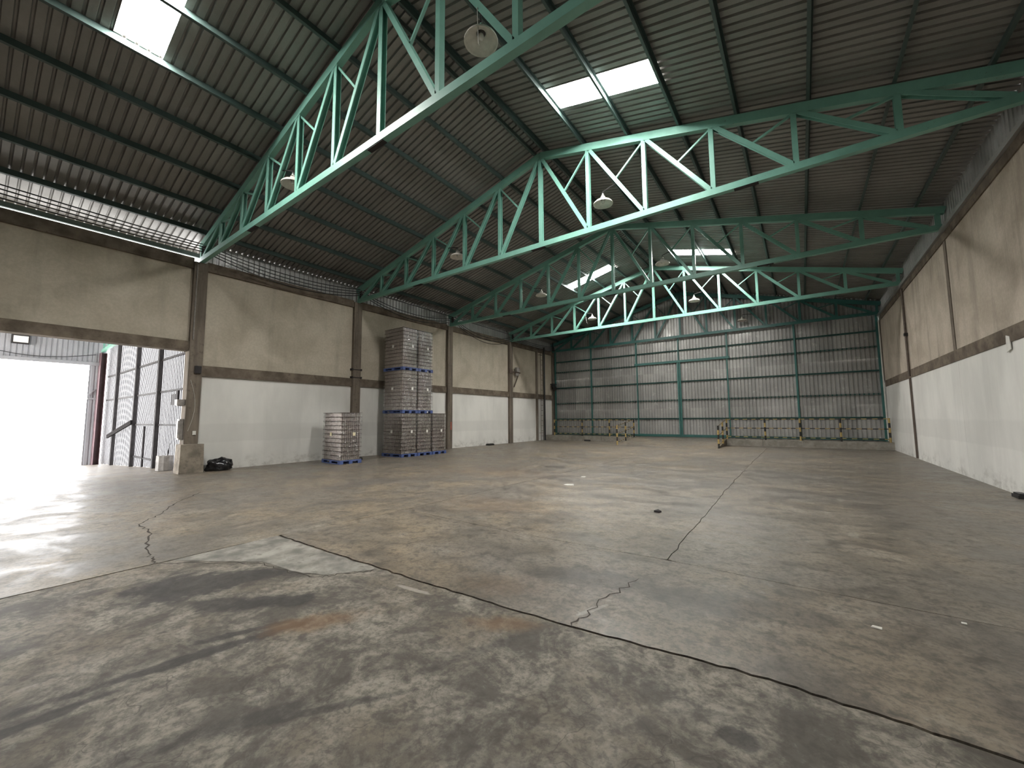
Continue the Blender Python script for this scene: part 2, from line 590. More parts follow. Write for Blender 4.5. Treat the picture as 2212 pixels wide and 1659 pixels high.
slab([up(j2, g), up(j4, -g * .35)[::-1]])                                                                  # strip between the joints
slab([up([p for p in j4 if p[0] < -1.26], g * .35), rt(j5, -g * .4), rt([p for p in j3 if p[1] > 4.4], g * .4)[::-1]])
slab([rt(j5, g * .4)[::-1], up([p for p in j4 if p[0] > -1.2], g * .35), [(XR + .3, 24.2)]])
mb = MB(); mb.box((XO, YF - .3, -0.2), (XR + .3, YB + .2, -0.06)); part(mb, 'floor_base', M['dark'], floor)


def crack(pts, wd):
    out = along(pts, 9, 0.035)
    mb = MB()
    for i, (x, y) in enumerate(out):
        q = wd * random.uniform(.4, 1.1) * (0.25 if i in (0, len(out) - 1) else 1)
        a = out[max(i - 1, 0)]; b = out[min(i + 1, len(out) - 1)]
        dx, dy = b[0] - a[0], b[1] - a[1]; L = math.hypot(dx, dy)
        mb.v += [(x - dy / L * q, y + dx / L * q, .002), (x + dy / L * q, y - dx / L * q, .002)]
    for i in range(len(out) - 1):
        mb.face((2 * i, 2 * i + 1, 2 * i + 3, 2 * i + 2))
    part(mb, 'floor_crack', M['crack'], floor)


crack([(-5.62, 1.28), (-6.11, 1.34), (-7.23, 1.57), (-7.9, 1.6), (-8.59, 2.03), (-9.43, 2.42), (-10.35, 3.09)], .012)
crack([(-1.43, 2.68), (-1.43, 3.11), (-1.32, 3.82)], .009)
crack([(-5.67, 1.28), (-4.71, 1.93), (-4.2, 1.98), (-3.83, 2.11), (-3.7, 2.3), (-3.52, 2.53)], .008)
# screed patch at the corner of the near slab
mb = MB(); edge = along([(-5.58, 1.40), (-5.0, 1.8), (-4.71, 1.97), (-4.2, 2.02), (-3.83, 2.15), (-3.7, 2.33), (-3.56, 2.53)], 5, .015)
top = [p for p in j2 if p[0] < -3.56]
pl = edge + [(x, y - .03) for x, y in top][::-1]
mb.v = [(x, y, .003) for x, y in pl]; mb.face(range(len(pl)))
patch_m = simple('pale screed patch', (0.25, 0.238, 0.21), 0.7, 0, 0.5, 3.5, .3, (0.13, 0.12, 0.105))
part(mb, 'floor_patch', patch_m, floor)

# apron and yard outside the side opening
mb = MB()
mb.v = [(-15.2, YF - 6, -.005), (-15.2, 4.6, -.005), (-28.2, 4.6, -.6), (-28.2, YF - 6, -.6)]
mb.face((0, 1, 2, 3))
ap = mb.build('floor_apron', M['floor']); tag(ap, 'bright concrete apron sloping down to the open shutter', kind='structure')
mb = MB(); mb.v = [(-28.15, -60, -.6), (-28.15, 60, -.6), (-120, 60, -.6), (-120, -60, -.6)]; mb.face((0, 1, 2, 3))
yd = mb.build('ground_outside', M['yard']); tag(yd, 'sunlit yard outside the open shutter', kind='structure')
mb = MB(); mb.v = [(-60, YF - .4, -.02), (40, YF - .4, -.02), (40, -90, -.02), (-60, -90, -.02)]; mb.face((0, 1, 2, 3))
yd = mb.build('ground_front', M['yard']); tag(yd, 'pale yard in front of the warehouse', kind='structure')

# ------------------------------------------------------------------ corrugated sheet profile
PITCH_S = 0.6708      # cover of one sheet, four ribs


def corr(L0, L1, n, per, h, fn, mb, mi_flat=0, mi_rib=0, rib=0.42):
    """corrugated strip: fn(u, k, h) -> point, u across the ribs, k = 0/1 the two ends"""
    us = []
    for i in range(n):
        b = i * per
        us += [(b, 0.0), (b + per * (1 - rib), 0.0), (b + per * (1 - rib * .72), h), (b + per * (1 - rib * .28), h)]
    us.append((n * per, 0.0))
    base = len(mb.v)
    for u, hh in us:
        for k in (0, 1):
            mb.v.append(fn(u, k, hh))
    for i in range(len(us) - 1):
        mb.face((base + 2 * i, base + 2 * i + 1, base + 2 * i + 3, base + 2 * i + 2), mi_flat if i % 4 == 0 else mi_rib)
    return mb


# ------------------------------------------------------------------ roof
ceil_ = empty('ceiling', kind='structure'); tag(ceil_, 'corrugated metal roof on green purlins with clear sheets')
ZS = ZP + 0.155        # sheet underside at the ridge


def slope_sheet(side, d0, d1, lift=0.0):
    mb = MB()

    def fn(u, k, hh):
        d = (d0, d1)[k]
        return (side * d, u, -SL * d + hh + lift)
    return corr(0, 0, 4, PITCH_S / 4, 0.042, fn, mb, rib=.34)


D_END = 9.97
SKY_D = (1.36, 3.72)
Y_FROM = YF - 0.35
for side, skies in ((-1, (1.43 - PITCH_S / 2, 18.2 - PITCH_S / 2)), (1, (7.6 - PITCH_S / 2, 18.33 - PITCH_S / 2))):
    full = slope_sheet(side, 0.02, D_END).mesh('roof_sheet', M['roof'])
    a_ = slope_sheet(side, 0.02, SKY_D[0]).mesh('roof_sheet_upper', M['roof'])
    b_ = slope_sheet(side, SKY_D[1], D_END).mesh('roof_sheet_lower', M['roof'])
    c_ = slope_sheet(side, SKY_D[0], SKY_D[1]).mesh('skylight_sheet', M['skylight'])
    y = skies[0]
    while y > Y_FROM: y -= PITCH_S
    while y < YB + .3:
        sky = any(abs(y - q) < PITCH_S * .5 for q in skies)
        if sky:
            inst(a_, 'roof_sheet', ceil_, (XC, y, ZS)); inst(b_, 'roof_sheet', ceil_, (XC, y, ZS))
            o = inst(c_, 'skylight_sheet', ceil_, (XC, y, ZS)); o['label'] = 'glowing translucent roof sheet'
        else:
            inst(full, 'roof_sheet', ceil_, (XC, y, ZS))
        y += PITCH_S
# ridge capping closes the joint from above
mb = MB()
y0, y1 = Y_FROM, YB + .6
mb.v = [(XC - .35, y0, ZS - .35 * SL + .045), (XC, y0, ZS + .05), (XC + .35, y0, ZS - .35 * SL + .045), (XC - .35, y1, ZS - .35 * SL + .045), (XC, y1, ZS + .05), (XC + .35, y1, ZS - .35 * SL + .045)]
mb.face((0, 1, 4, 3)); mb.face((1, 2, 5, 4))
part(mb, 'ridge_cap', M['roof'], ceil_)
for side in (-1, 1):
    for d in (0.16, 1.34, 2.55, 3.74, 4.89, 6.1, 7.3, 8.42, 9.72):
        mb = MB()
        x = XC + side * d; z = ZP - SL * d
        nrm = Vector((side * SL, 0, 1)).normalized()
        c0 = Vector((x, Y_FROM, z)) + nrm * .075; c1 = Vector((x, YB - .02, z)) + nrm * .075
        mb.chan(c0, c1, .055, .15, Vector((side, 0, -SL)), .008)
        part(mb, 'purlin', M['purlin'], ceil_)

# ------------------------------------------------------------------ trusses
NP = 6
hw = (XR - XL) / 2 - 0.10


def make_truss(Y, label, mat):
    t = empty('roof_truss', (XC, Y, ZT), label, 'roof truss', 'steel trusses carrying the roof')
    pz = hw / NP
    topz = lambda x: roofz(x, ZP) - .10
    d = .11
    mb = MB(); mb.bar((XL + .02, Y, ZT), (XR - .02, Y, ZT), .145, .12, (0, 0, 1)); part(mb, 'bottom_chord', mat, t)
    for sd in (-1, 1):
        xe = XC + sd * (hw + .16)
        mb = MB(); mb.bar((XC, Y, topz(XC)), (xe, Y, topz(xe)), .19, .12, (0, 0, 1)); part(mb, 'top_chord', mat, t)
        mb = MB(); xh = XC + sd * (hw + .02); mb.chan((xh, Y, ZT - .07), (xh, Y, topz(xh)), .09, d, (-sd, 0, 0)); part(mb, 'heel_post', mat, t)
        for k in range(1, NP):
            x = XC + sd * k * pz
            mb = MB(); mb.chan((x, Y, ZT + .05), (x, Y, topz(x) - .04), .095, d, (1 if sd < 0 else -1, 0, 0)); part(mb, 'vertical', mat, t)
        for k in range(NP):
            xi, xo = XC + sd * k * pz, XC + sd * (k + 1) * pz
            if k == NP - 1: xo = XC + sd * (hw - .12)
            p = Vector((xi + sd * .05, Y, topz(xi) - .08)); q = Vector((xo - sd * .05, Y, ZT + .06))
            mb = MB(); mb.chan(p, q, .09, d, (sd * -1, 0, -.3)); part(mb, 'diagonal', mat, t)
            if k < NP - 1:
                mid = (p + q) / 2
                mb = MB(); mb.bar((xo, Y, topz(xo) - .08), mid + Vector((sd * .03, 0, .03)), .04, .045, (1, 0, 0)); part(mb, 'strut', mat, t)
    mb = MB(); mb.chan((XC, Y, ZT + .05), (XC, Y, topz(XC) - .04), .10, d, (1, 0, 0)); part(mb, 'vertical', mat, t)
    # splice plates under the bottom chord
    for x in (XC - 5.2, XC - .1, XC + 5.0):
        mb = MB(); mb.box((x - .22, Y - .05, ZT - .088), (x + .22, Y + .05, ZT - .068)); part(mb, 'splice_plate', M['post'], t)
    return t


TL = ['mint green steel roof truss standing over the column with the concrete plinth',
      'green roof truss over the column behind the lone pallet load',
      'shaded green roof truss on the first plain column past the tall pallet stack',
      'bright mint roof truss over the column with the flood lamp bracket',
      'dark green roof truss set against the corrugated back wall']
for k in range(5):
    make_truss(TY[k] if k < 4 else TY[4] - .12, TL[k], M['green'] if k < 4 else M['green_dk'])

# ------------------------------------------------------------------ left wall
wl = empty('wall_left', kind='structure'); tag(wl, 'left wall of tan plaster over white paint between brown concrete columns')
XW = XL - .09         # panel face
CB = [TY[0] - 2 * BAY, TY[0] - BAY] + TY[:4] + [22.98, TY[4] + .02]
CW = .17              # half width of a column


def lbox(name, mat, y0, y1, z0, z1, x1, x0=XL - .32, **k):
    mb = MB(); mb.box((x0, y0, z0), (x1, y1, z1)); return part(mb, name, mat, wl, **k)


for i, y in enumerate(CB):
    hwid = CW if i not in (6,) else .09
    lbox('column', M['column'], y - hwid, y + hwid, -.02, ZT - .07 if i != 2 else ZT - .072, XL + (.05 if i != 6 else .0))
for i in range(len(CB) - 1):
    a, b = CB[i] + (CW if i != 6 else .09), CB[i + 1] - (CW if i + 1 != 6 else .09)
    lbox('tie_beam', M['beam'], a, b, 6.08, 6.40 if i == 1 else 6.36, XL + .0)
    if i == 1:
        lbox('lintel_beam', M['beam'], a, b, 3.56, 3.85, XL + .02)
        lbox('plaster_panel', M['plaster'], a, b, 3.85, 6.08, XW)
    else:
        lbox('mid_beam', M['beam'], a, b, 2.84, 3.16, XL - .02)
        lbox('plaster_panel', M['plaster'], a, b, 3.16, 6.08, XW)
        lbox('painted_panel', M['paint'], a, b, -.02, 2.84, XW)


# corrugated strips closing the eaves
def strip_mesh(x, z0, z1f, sgn):
    mb = MB()

    def fn(u, k, hh):
        return (sgn * hh, u, (z0, z1f)[k])
    return corr(0, 0, 4, PITCH_S / 4, .03, fn, mb).mesh('eave_sheet', M['strip'])


zl = roofz(XL - .25, ZS)
me = strip_mesh(0, 6.3, zl + .01, -1)
y = TY[0] + .02
while y < YB - .2:
    inst(me, 'eave_sheet', wl, (XL - .22, y, 0)); y += PITCH_S
y = YF
while y < CB[1] - .3:
    inst(me, 'eave_sheet', wl, (XL - .22, y, 0)); y += PITCH_S
# plinth around the column by the opening
mb = MB()
pv = [(-14.72, 3.66), (-14.26, 3.66), (-14.26, 4.20), (-14.72, 4.20)]
for z, k in ((-.01, .02), (.4, .01), (.82, 0)):
    for x, y_ in pv:
        mb.v.append((x + (k if x > -14.5 else -k), y_ + (k if y_ > 3.9 else -k), z + random.uniform(-.01, .01)))
for l in range(2):
    for i in range(4):
        j = (i + 1) % 4; mb.face((4 * l + i, 4 * l + j, 4 * l + 4 + j, 4 * l + 4 + i))
mb.face((8, 9, 10, 11))
part(mb, 'column_plinth', M['plinth'], wl)
lbox('primer_patch', M['rustmark'], TY[2] + .02, TY[2] + .12, .95, 1.35, XL + .056)

# ------------------------------------------------------------------ right wall
wr = empty('wall_right', kind='structure'); tag(wr, 'right wall of streaked tan plaster over white paint')


def rbox(name, mat, y0, y1, z0, z1, x0, x1=XR + .3, **k):
    mb = MB(); mb.box((x0, y0, z0), (x1, y1, z1)); return part(mb, name, mat, wr, **k)


CR = [TY[0] - 2 * BAY, TY[0] - BAY] + TY[:4] + [TY[4]]
for i, y in enumerate(CR):
    rbox('column', M['column'], y - .10, y + .10, 3.14, 6.0, XR - .015)
    rbox('column', M['paint'], y - .10, y + .10, -.02, 2.86, XR - .002)
for i in range(len(CR) - 1):
    a, b = CR[i] + .10, CR[i + 1] - .10
    rbox('plaster_panel', M['plaster_r'], a, b, 3.14, 5.98, XR)
    rbox('painted_panel', M['paint'], a, b, -.02, 2.86, XR)
for i in range(len(CR) - 1):
    rbox('mid_beam', M['beam'], CR[i] - .1, CR[i + 1] - .1, 2.86, 3.14, XR - .02)
    rbox('tie_beam', M['beam'], CR[i] - .1, CR[i + 1] - .1, 5.98, 6.18, XR - .03)
    rbox('tie_beam', M['beam'], CR[i] - .1, CR[i + 1] - .1, 6.18, 6.42, XR + .06)
zr_ = roofz(XR + .1, ZS)
mer = strip_mesh(0, 6.41, zr_ + .02, 1)
y = YF
while y < YB - .2:
    inst(mer, 'eave_sheet', wr, (XR + .07, y, 0)); y += PITCH_S
mb = MB(); mb.chan((XR - .02, YF, 6.247), (XR - .02, YB, 6.247), .11, .13, (0, 0, 1), .012); part(mb, 'eave_channel', M['strip'], wr)
for i, (y_, z0, z1) in enumerate(((TY[3] - .19, 2.9, 6.1),)):
    mb = MB(); mb.tube([(XR - .05, y_, z0), (XR - .05, y_, z1)], .035, 8); part(mb, 'drain_pipe', M['brown'], wr)
    mb = MB(); mb.box((XR - .10, y_ - .07, 4.36), (XR, y_ + .07, 4.46)); part(mb, 'pipe_clamp', M['black'], wr)
for dy in (-.16, -.04):
    mb = MB(); mb.tube([(XR - .03, TY[3] + dy, .02), (XR - .03, TY[3] + dy, 2.86)], .022, 6); part(mb, 'conduit', M['brown'], wr)

# ------------------------------------------------------------------ back wall with sliding door
wb = empty('wall_back', kind='structure'); tag(wb, 'galvanised corrugated back wall on dark green rails')
d1 = empty('door_1', kind='structure'); tag(d1, 'tall corrugated sliding door in the back wall')
DX0, DX1, DZ0, DZ1 = -8.45, -3.25, 0.34, 4.88
ROWS = [(-0.1, 2.12), (2.06, 4.3), (4.24, 6.42)]
GW = (XR - XL + .6) / 27
for i in range(27):
    x0 = XL - .3 + i * GW
    for r, (z0, z1) in enumerate(ROWS):
        mb = MB()
        off = .02
        corr(0, 0, 4, GW / 4, .04, lambda u, k, hh: (x0 + u, YB + .03 + hh - off * (1 - k), (z0, z1)[k]), mb, rib=.4)
        isdoor = DX0 - .1 < x0 + GW / 2 < DX1 + .1 and r < 2
        part(mb, 'door_sheet' if isdoor else 'wall_sheet', M['gable'], d1 if isdoor else wb)
    mb = MB()
    corr(0, 0, 4, GW / 4, .04, lambda u, k, hh: (x0 + u, YB + .03 + hh - .04 * (1 - k), (6.36, roofz(x0 + u, ZS + .01))[k]), mb, rib=.4)
    part(mb, 'wall_sheet', M['gable'], wb)
PX = [-14.42, -11.59, DX0, DX1, -.12, 3.1]
for z in (5.55, 4.80, 3.66, 2.55, 1.44):
    for a, b in zip(PX, PX[1:]):
        isdoor = a == DX0
        if isdoor and z == 4.80: continue
        mb = MB(); mb.chan((a, YB - .02, z), (b, YB - .02, z), .09, .07, (0, -1, 0), .008)
        part(mb, 'door_rail' if isdoor and z < 5 else 'wall_rail', M['green_dk'], d1 if isdoor and z < 5 else wb)
mb = MB(); mb.bar((DX0 - .1, YB - .06, 4.88), (DX1 + .1, YB - .06, 4.88), .13, .14, (0, 0, 1)); part(mb, 'door_track', M['green_dk'], d1)
mb = MB(); mb.bar((DX0, YB - .05, .42), (DX1, YB - .05, .42), .14, .08, (0, 0, 1)); part(mb, 'door_rail', M['green_dk'], d1)
for x in (-5.93, -5.82):
    mb = MB(); mb.bar((x, YB - .06, .35), (x, YB - .06, 4.85), .085, .08, (1, 0, 0)); part(mb, 'door_stile', M['green_dk'], d1)
for x in (DX0 + .03, DX1 - .03):
    mb = MB(); mb.bar((x, YB - .055, .35), (x, YB - .055, 4.85), .06, .07, (1, 0, 0)); part(mb, 'door_stile', M['green_dk'], d1)
for x in PX:
    mb = MB(); mb.bar((x, YB - .05, -.02 if x not in (DX0, DX1) else 4.8), (x, YB - .05, ZT), .085, .09, (1, 0, 0)); part(mb, 'wall_post', M['green_dk'], wb)
mb = MB(); mb.bar((-5.88, YB - .05, 4.9), (-5.88, YB - .05, ZT), .06, .07, (1, 0, 0)); part(mb, 'wall_post', M['green_dk'], wb)
for a, b in zip(PX[:2] + [PX[3]], [PX[1], PX[2], PX[5]]):
    mb = MB(); mb.bar((a, YB - .04, .42), (b, YB - .04, .42), .1, .07, (0, 0, 1)); part(mb, 'wall_rail', M['green_dk'], wb)
# pale pipe up the right-hand corner
mb = MB(); mb.tube([(XR - .06, YB - .2, .36), (XR - .06, YB - .2, 6.0)], .03, 8); part(mb, 'conduit', M['whitecable'], wb)

# ------------------------------------------------------------------ front wall behind the lens, shut
wf = empty('wall_front', kind='structure'); tag(wf, 'front wall with the main shutter closed')
FX0, FX1, FZ = -8.4, -3.6, 3.6
mb = MB(); mb.box((XL - .3, YF - .2, -.02), (FX0, YF, 6.4)); part(mb, 'plaster_panel', M['plaster'], wf)
mb = MB(); mb.box((FX1, YF - .2, -.02), (XR + .3, YF, 6.4)); part(mb, 'plaster_panel', M['plaster'], wf)
mb = MB(); mb.box((FX0, YF - .14, -.02), (FX1, YF - .08, FZ)); part(mb, 'shutter', M['gable'], wf)
mb = MB(); mb.box((FX0, YF - .2, FZ), (FX1, YF, 6.4)); part(mb, 'lintel_beam', M['beam'], wf)
mb = MB()
mb.v = [(XL - .3, YF - .1, 6.4), (XR + .3, YF - .1, 6.4), (XR + .3, YF - .1, roofz(XR + .3, ZS)), (XC, YF - .1, ZS), (XL - .3, YF - .1, roofz(XL - .3, ZS))]
mb.face((0, 1, 2, 3, 4)); part(mb, 'wall_sheet', M['gable'], wf)

# ------------------------------------------------------------------ loading platform and ramp
PY, PZ = 24.12, .33
pf = empty('floor_platform', kind='structure'); tag(pf, 'low concrete loading platform along the back wall')
x = XL - .3
for x1 in (-12.6, -10.5, -8.4):
    mb = MB(); mb.box((x, PY, -.02), (x1 - .01, YB + .05, PZ)); part(mb, 'platform_block', M['kerb'], pf); x = x1
x = -3.35
for x1 in (-1.7, .0, 1.6, XR + .05):
    mb = MB(); mb.box((x, PY, -.02), (x1 - .01, YB + .05, PZ)); part(mb, 'platform_block', M['kerb'], pf); x = x1
rp = MB()
RX0, RX1, RY = -8.4, -3.35, 21.3
rp.v = [(RX0, RY, .002), (RX1, RY, .002), (RX1, PY, PZ + .005), (RX0, PY, PZ + .005), (RX1, YB + .05, PZ + .005), (RX0, YB + .05, PZ + .005), (RX0, PY, -.02), (RX1, PY, -.02)]
rp.face((0, 1, 2, 3)); rp.face((3, 2, 4, 5)); rp.face((0, 3, 6)); rp.face((1, 7, 2))
part(rp, 'ramp', M['floor'], pf)
mb = MB(); mb.box((-11.65, PY - .10, 0), (-11.25, PY, .09)); part(mb, 'wheel_stop', M['black'], pf)


# ------------------------------------------------------------------ striped guard rails
def striped(mb, p, q, r, first, step, n=8):
    p, q = Vector(p), Vector(q); L = (q - p).length; k = max(2, round(L / step))
    for i in range(k):
        mb.tube([p + (q - p) * (i / k), p + (q - p) * ((i + 1) / k)], r, n, (i + first) % 2, cap=(i in (0, k - 1)))


def guard(label, run, ramp, ramp_x):
    t = empty('guard_rail', (run[0], PY + .06, PZ), label, 'railing')
    YM = [M['yellow'], M['black']]
    H = 1.08
    y = PY + .06
    for i, x in enumerate(run):
        mb = MB(); striped(mb, (x, y, PZ), (x, y, PZ + H), .042, i, .22); part(mb, 'rail_post', YM, t)
    for a, b in zip(run, run[1:]):
        for j, z in enumerate((H - .03, H * .55, .14)):
            mb = MB(); striped(mb, (a, y, PZ + z), (b, y, PZ + z), .02, j, .19, 6); part(mb, 'rail_bar', YM, t)
    pts = [Vector((ramp_x, yy, max(0, PZ * (yy - RY) / (PY - RY)))) for yy in ramp]
    for i, p in enumerate(pts):
        mb = MB(); striped(mb, p, p + Vector((0, 0, H)), .042, i + (1 if ramp_x > -5 else 0), .22); part(mb, 'rail_post', YM, t)
    pts = pts + [Vector((ramp_x, y, PZ))]
    for a, b in zip(pts, pts[1:]):
        for j, z in enumerate((H - .03, H * .55, .14)):
            mb = MB(); striped(mb, a + Vector((0, 0, z)), b + Vector((0, 0, z)), .018, j, .17, 6); part(mb, 'rail_bar', YM, t)


guard('black and yellow guard rail on the platform beside the wall ladder', [-13.95, -11.85, -9.95, -8.38], [21.42, 22.75], -8.38)
guard('black and yellow guard rail on the platform meeting the right wall', [-3.32, -1.58, -.12, 1.42, 3.1], [21.42, 22.75], -3.32)


# ------------------------------------------------------------------ pendant lamps
def make_lamp(x, Y, z, label, flex=False):
    t = empty('pendant_lamp', (x, Y, z), label, 'lamp', 'enamel lamps hung from the trusses')
    mb = MB(); mb.smooth = True
    R = .25
    prof = [(R, 0), (R * 1.0, .012), (R * .96, .035), (R * .8, .075), (R * .55, .105), (R * .36, .125), (R * .27, .16), (R * .22, .215), (R * .14, .235), (R * .10, .24),
            (R * .10, .228), (R * .17, .21), (R * .22, .155), (R * .32, .118), (R * .52, .096), (R * .77, .066), (R * .93, .03), (R * .97, 0), (R, 0)]
    mb.lathe(prof, (x, Y, z), 28); part(mb, 'lamp_shade', M['shade'], t)
    mb = MB(); mb.smooth = True; mb.lathe([(0, .30), (.02, .298), (.032, .28), (.026, .255), (.04, .245), (.035, .225), (0, .225)], (x, Y, z), 14); part(mb, 'lamp_cap', M['chrome'], t)
    mb = MB(); mb.smooth = True; mb.lathe([(0, .21), (.06, .21), (.065, .13), (.05, .12), (0, .12)], (x, Y, z), 14); lh = part(mb, 'lamp_holder', M['socket'], t)
    mb = MB(); mb.smooth = True; mb.lathe([(0, .03), (.025, .035), (.042, .06), (.045, .09), (.034, .125), (0, .125)], (x, Y, z), 14); part(mb, 'bulb', M['bulb'], lh)
    # arm reaching forward to the web of the truss, and its flex
    yt = round((Y - TY[0]) / BAY) * BAY + TY[0]
    if yt > TY[3] + 1: yt -= .12
    sd = -1 if x < XC else 1
    pz = hw / NP
    # the diagonal beside the lamp: from node k to node k+1
    d = abs(x - XC); k = min(int(d / pz), NP - 2) if sd > 0 else min(int(d / pz), NP - 2)
    xa = XC + sd * (k * pz + .05); za = roofz(XC + sd * k * pz, ZP) - .18
    xb = XC + sd * ((k + 1) * pz - .05); zb = ZT + .06
    zz = z + .34
    f = min(max((za - zz) / (za - zb), .1), .9)
    xm = xa + (xb - xa) * f
    mb = MB(); mb.tube([(xm, yt, zz), ((xm + x) / 2, (yt + Y) / 2, zz + .01), (x, Y, zz - .01), (x, Y, z + .29)], .014, 6); part(mb, 'lamp_arm', M['post'], t)
    mb = MB(); pts = []
    for i in range(9):
        s = i / 8
        pts.append((xm + (x - xm) * .25 * s, yt - .06 * (1 - s) + (Y - yt) * .1 * s, zz - .06 - .55 * math.sin(s * math.pi * .55) + .05 * s))
    if flex: mb.tube(pts, .005, 5); part(mb, 'lamp_flex', M['whitecable'], t)


LAMPS = [(-9.21, TY[0] + .0, 6.90, 'enamel pendant lamp half hidden by a post of the truss over the plinth column'),
         (-3.51, TY[0] + .0, 7.02, 'large enamel pendant lamp seen from below with its bulb showing'),
         (-9.08, TY[1], 6.92, 'enamel pendant lamp above the tall pallet stack'),
         (-3.88, TY[1], 7.04, 'enamel pendant lamp below the two-bay skylight'),
         (-9.07, TY[2], 6.93, 'dark enamel pendant lamp on the shaded truss next to the far left skylight'),
         (-3.84, TY[2], 7.12, 'dark enamel pendant lamp on the shaded truss next to the far right skylight'),
         (-9.06, TY[3], 6.93, 'small bright enamel lamp on the lit truss, its end towards the ladder'),
         (-3.84, TY[3], 7.0, 'small bright enamel lamp on the lit truss, its end towards the right wall'),
         (-2.37, TY[4] - .35, 6.78, 'small grey enamel lamp against the corrugated back wall')]
for x, Y, z, lb in LAMPS:
    make_lamp(x, Y + (.16 if Y < 24 else 0), z, lb, (x, Y) in ((-3.51, TY[0]), (-9.06, TY[3])))

# ------------------------------------------------------------------ pallets and their loads
PW, PD, PHH = .795, 1.27, .125      # along the wall, out from the wall, height
TIER = .1465


def pallet_meshes():
    out = []
    b = MB(); b.box((0, 0, .09), (PD, PW, PHH)); out.append(('deck', b.mesh('deck', M['blue'])))
    b = MB(); b.box((0, 0, 0), (PD, PW * .16, .025)); out.append(('runner', b.mesh('runner', M['blue'])))
    b = MB(); b.box((0, 0, 0), (PD * .12, PW * .16, .068)); out.append(('block', b.mesh('block', M['blue'])))
    return dict(out)


PM = pallet_meshes()


def make_pallet(x, y, z, label, rz=0.0):
    t = empty('plastic_pallet', (x, y, z), label, 'pallet', 'blue plastic pallets')
    t.rotation_euler.z = rz
    inst(PM['deck'], 'deck', t)
    for j in (0, .42, .84):
        inst(PM['runner'], 'runner', t, (0, PW * j, 0))
        for i in (0, .44, .88):
            inst(PM['block'], 'block', t, (PD * i, PW * j, .024))
    return t


def tier_mesh():
    """one tier of upright cans, only the outer ring that shows, around a core darkened as shade"""
    b = MB()
    r = .031
    pt = .073
    nx, ny = int((PD - .05) / pt), int((PW - .04) / pt)
    ox, oy = (PD - (nx - 1) * pt) / 2, (PW - (ny - 1) * pt) / 2
    prof = [(r * .8, .002), (r, .012), (r, .118), (r * .78, .134), (r * .78, .138)]
    for i in range(nx):
        for j in range(ny):
            if 0 < i < nx - 1 and 0 < j < ny - 1: continue
            base = len(b.v)
            b.lathe(prof, (ox + i * pt, oy + j * pt, 0), 8)
            b.face([len(b.v) - 8 + q for q in range(8)])
    b.box((ox, oy, .002), (PD - ox, PW - oy, .137), 1)  # dark core paints in the shade between the cans
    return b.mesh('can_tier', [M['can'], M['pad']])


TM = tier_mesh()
b = MB(); b.box((.012, .008, 0), (PD - .012, PW - .008, .008)); PADM = b.mesh('layer_pad', M['pad'])


def film_mesh(seed):
    """thin stretch film wrapped around the load, pulled in at every pad"""
    rnd = random.Random(seed)
    b = MB(); b.smooth = False
    per = []
    nx, ny = 10, 8
    x0, x1, y0, y1, ch = .006, PD - .006, .004, PW - .004, .022
    for i in range(nx + 1): per.append((x0 + ch + (x1 - x0 - 2 * ch) * i / nx, y0, 0, -1, i in (0, nx)))
    for i in range(ny + 1): per.append((x1, y0 + ch + (y1 - y0 - 2 * ch) * i / ny, 1, 0, i in (0, ny)))
    for i in range(nx + 1): per.append((x1 - ch - (x1 - x0 - 2 * ch) * i / nx, y1, 0, 1, i in (0, nx)))
    for i in range(ny + 1): per.append((x0, y1 - ch - (y1 - y0 - 2 * ch) * i / ny, -1, 0, i in (0, ny)))
    rows = 22
    n = len(per)
    for r_ in range(rows + 1):
        z = (11 * TIER + .004) * r_ / rows + .001
        for (x, y, a, c, cn) in per:
            q = (.002 if r_ % 2 else .007) + rnd.uniform(-.003, .002)
            if cn: q = (-.016 if r_ % 2 else .006) + rnd.uniform(-.003, .002)
            b.v.append((x + a * q, y + c * q, z))
    for r_ in range(rows):
        for i in range(n):
            j = (i + 1) % n
            b.face((r_ * n + i, r_ * n + j, (r_ + 1) * n + j, (r_ + 1) * n + i))
    return b.mesh('stretch_film', M['film'])


FM = [film_mesh(k) for k in range(3)]
lab = MB(); lab.box((0, 0, 0), (.004, .095, .115)); LABX = {'w': lab.mesh('paper_label', M['paper']), 'y': lab.mesh('paper_label', M['cream'])}
lab = MB(); lab.box((0, 0, 0), (.12, .004, .115)); LABY = {'w': lab.mesh('paper_label', M['paper']), 'y': lab.mesh('paper_label', M['cream'])}


def make_load(x, y, z, label, tone='w', rz=0.0, fi=0, side=True):
    t = empty('can_load', (x, y, z), label, 'pallet load', 'film wrapped loads of empty cans')
    t.rotation_euler.z = rz
    for k in range(11):
        inst(PADM, 'layer_pad', t, (0, 0, k * TIER))
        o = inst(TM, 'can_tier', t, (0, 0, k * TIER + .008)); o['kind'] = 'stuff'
    inst(PADM, 'layer_pad', t, (0, 0, 11 * TIER))
    inst(FM[fi % 3], 'stretch_film', t)
    zz = 5.6 * TIER
    inst(LABX[tone], 'paper_label', t, (PD + .008, PW * .55, zz))
    if side: inst(LABY[tone], 'paper_label', t, (PD * .45, -.014, zz))
    return t


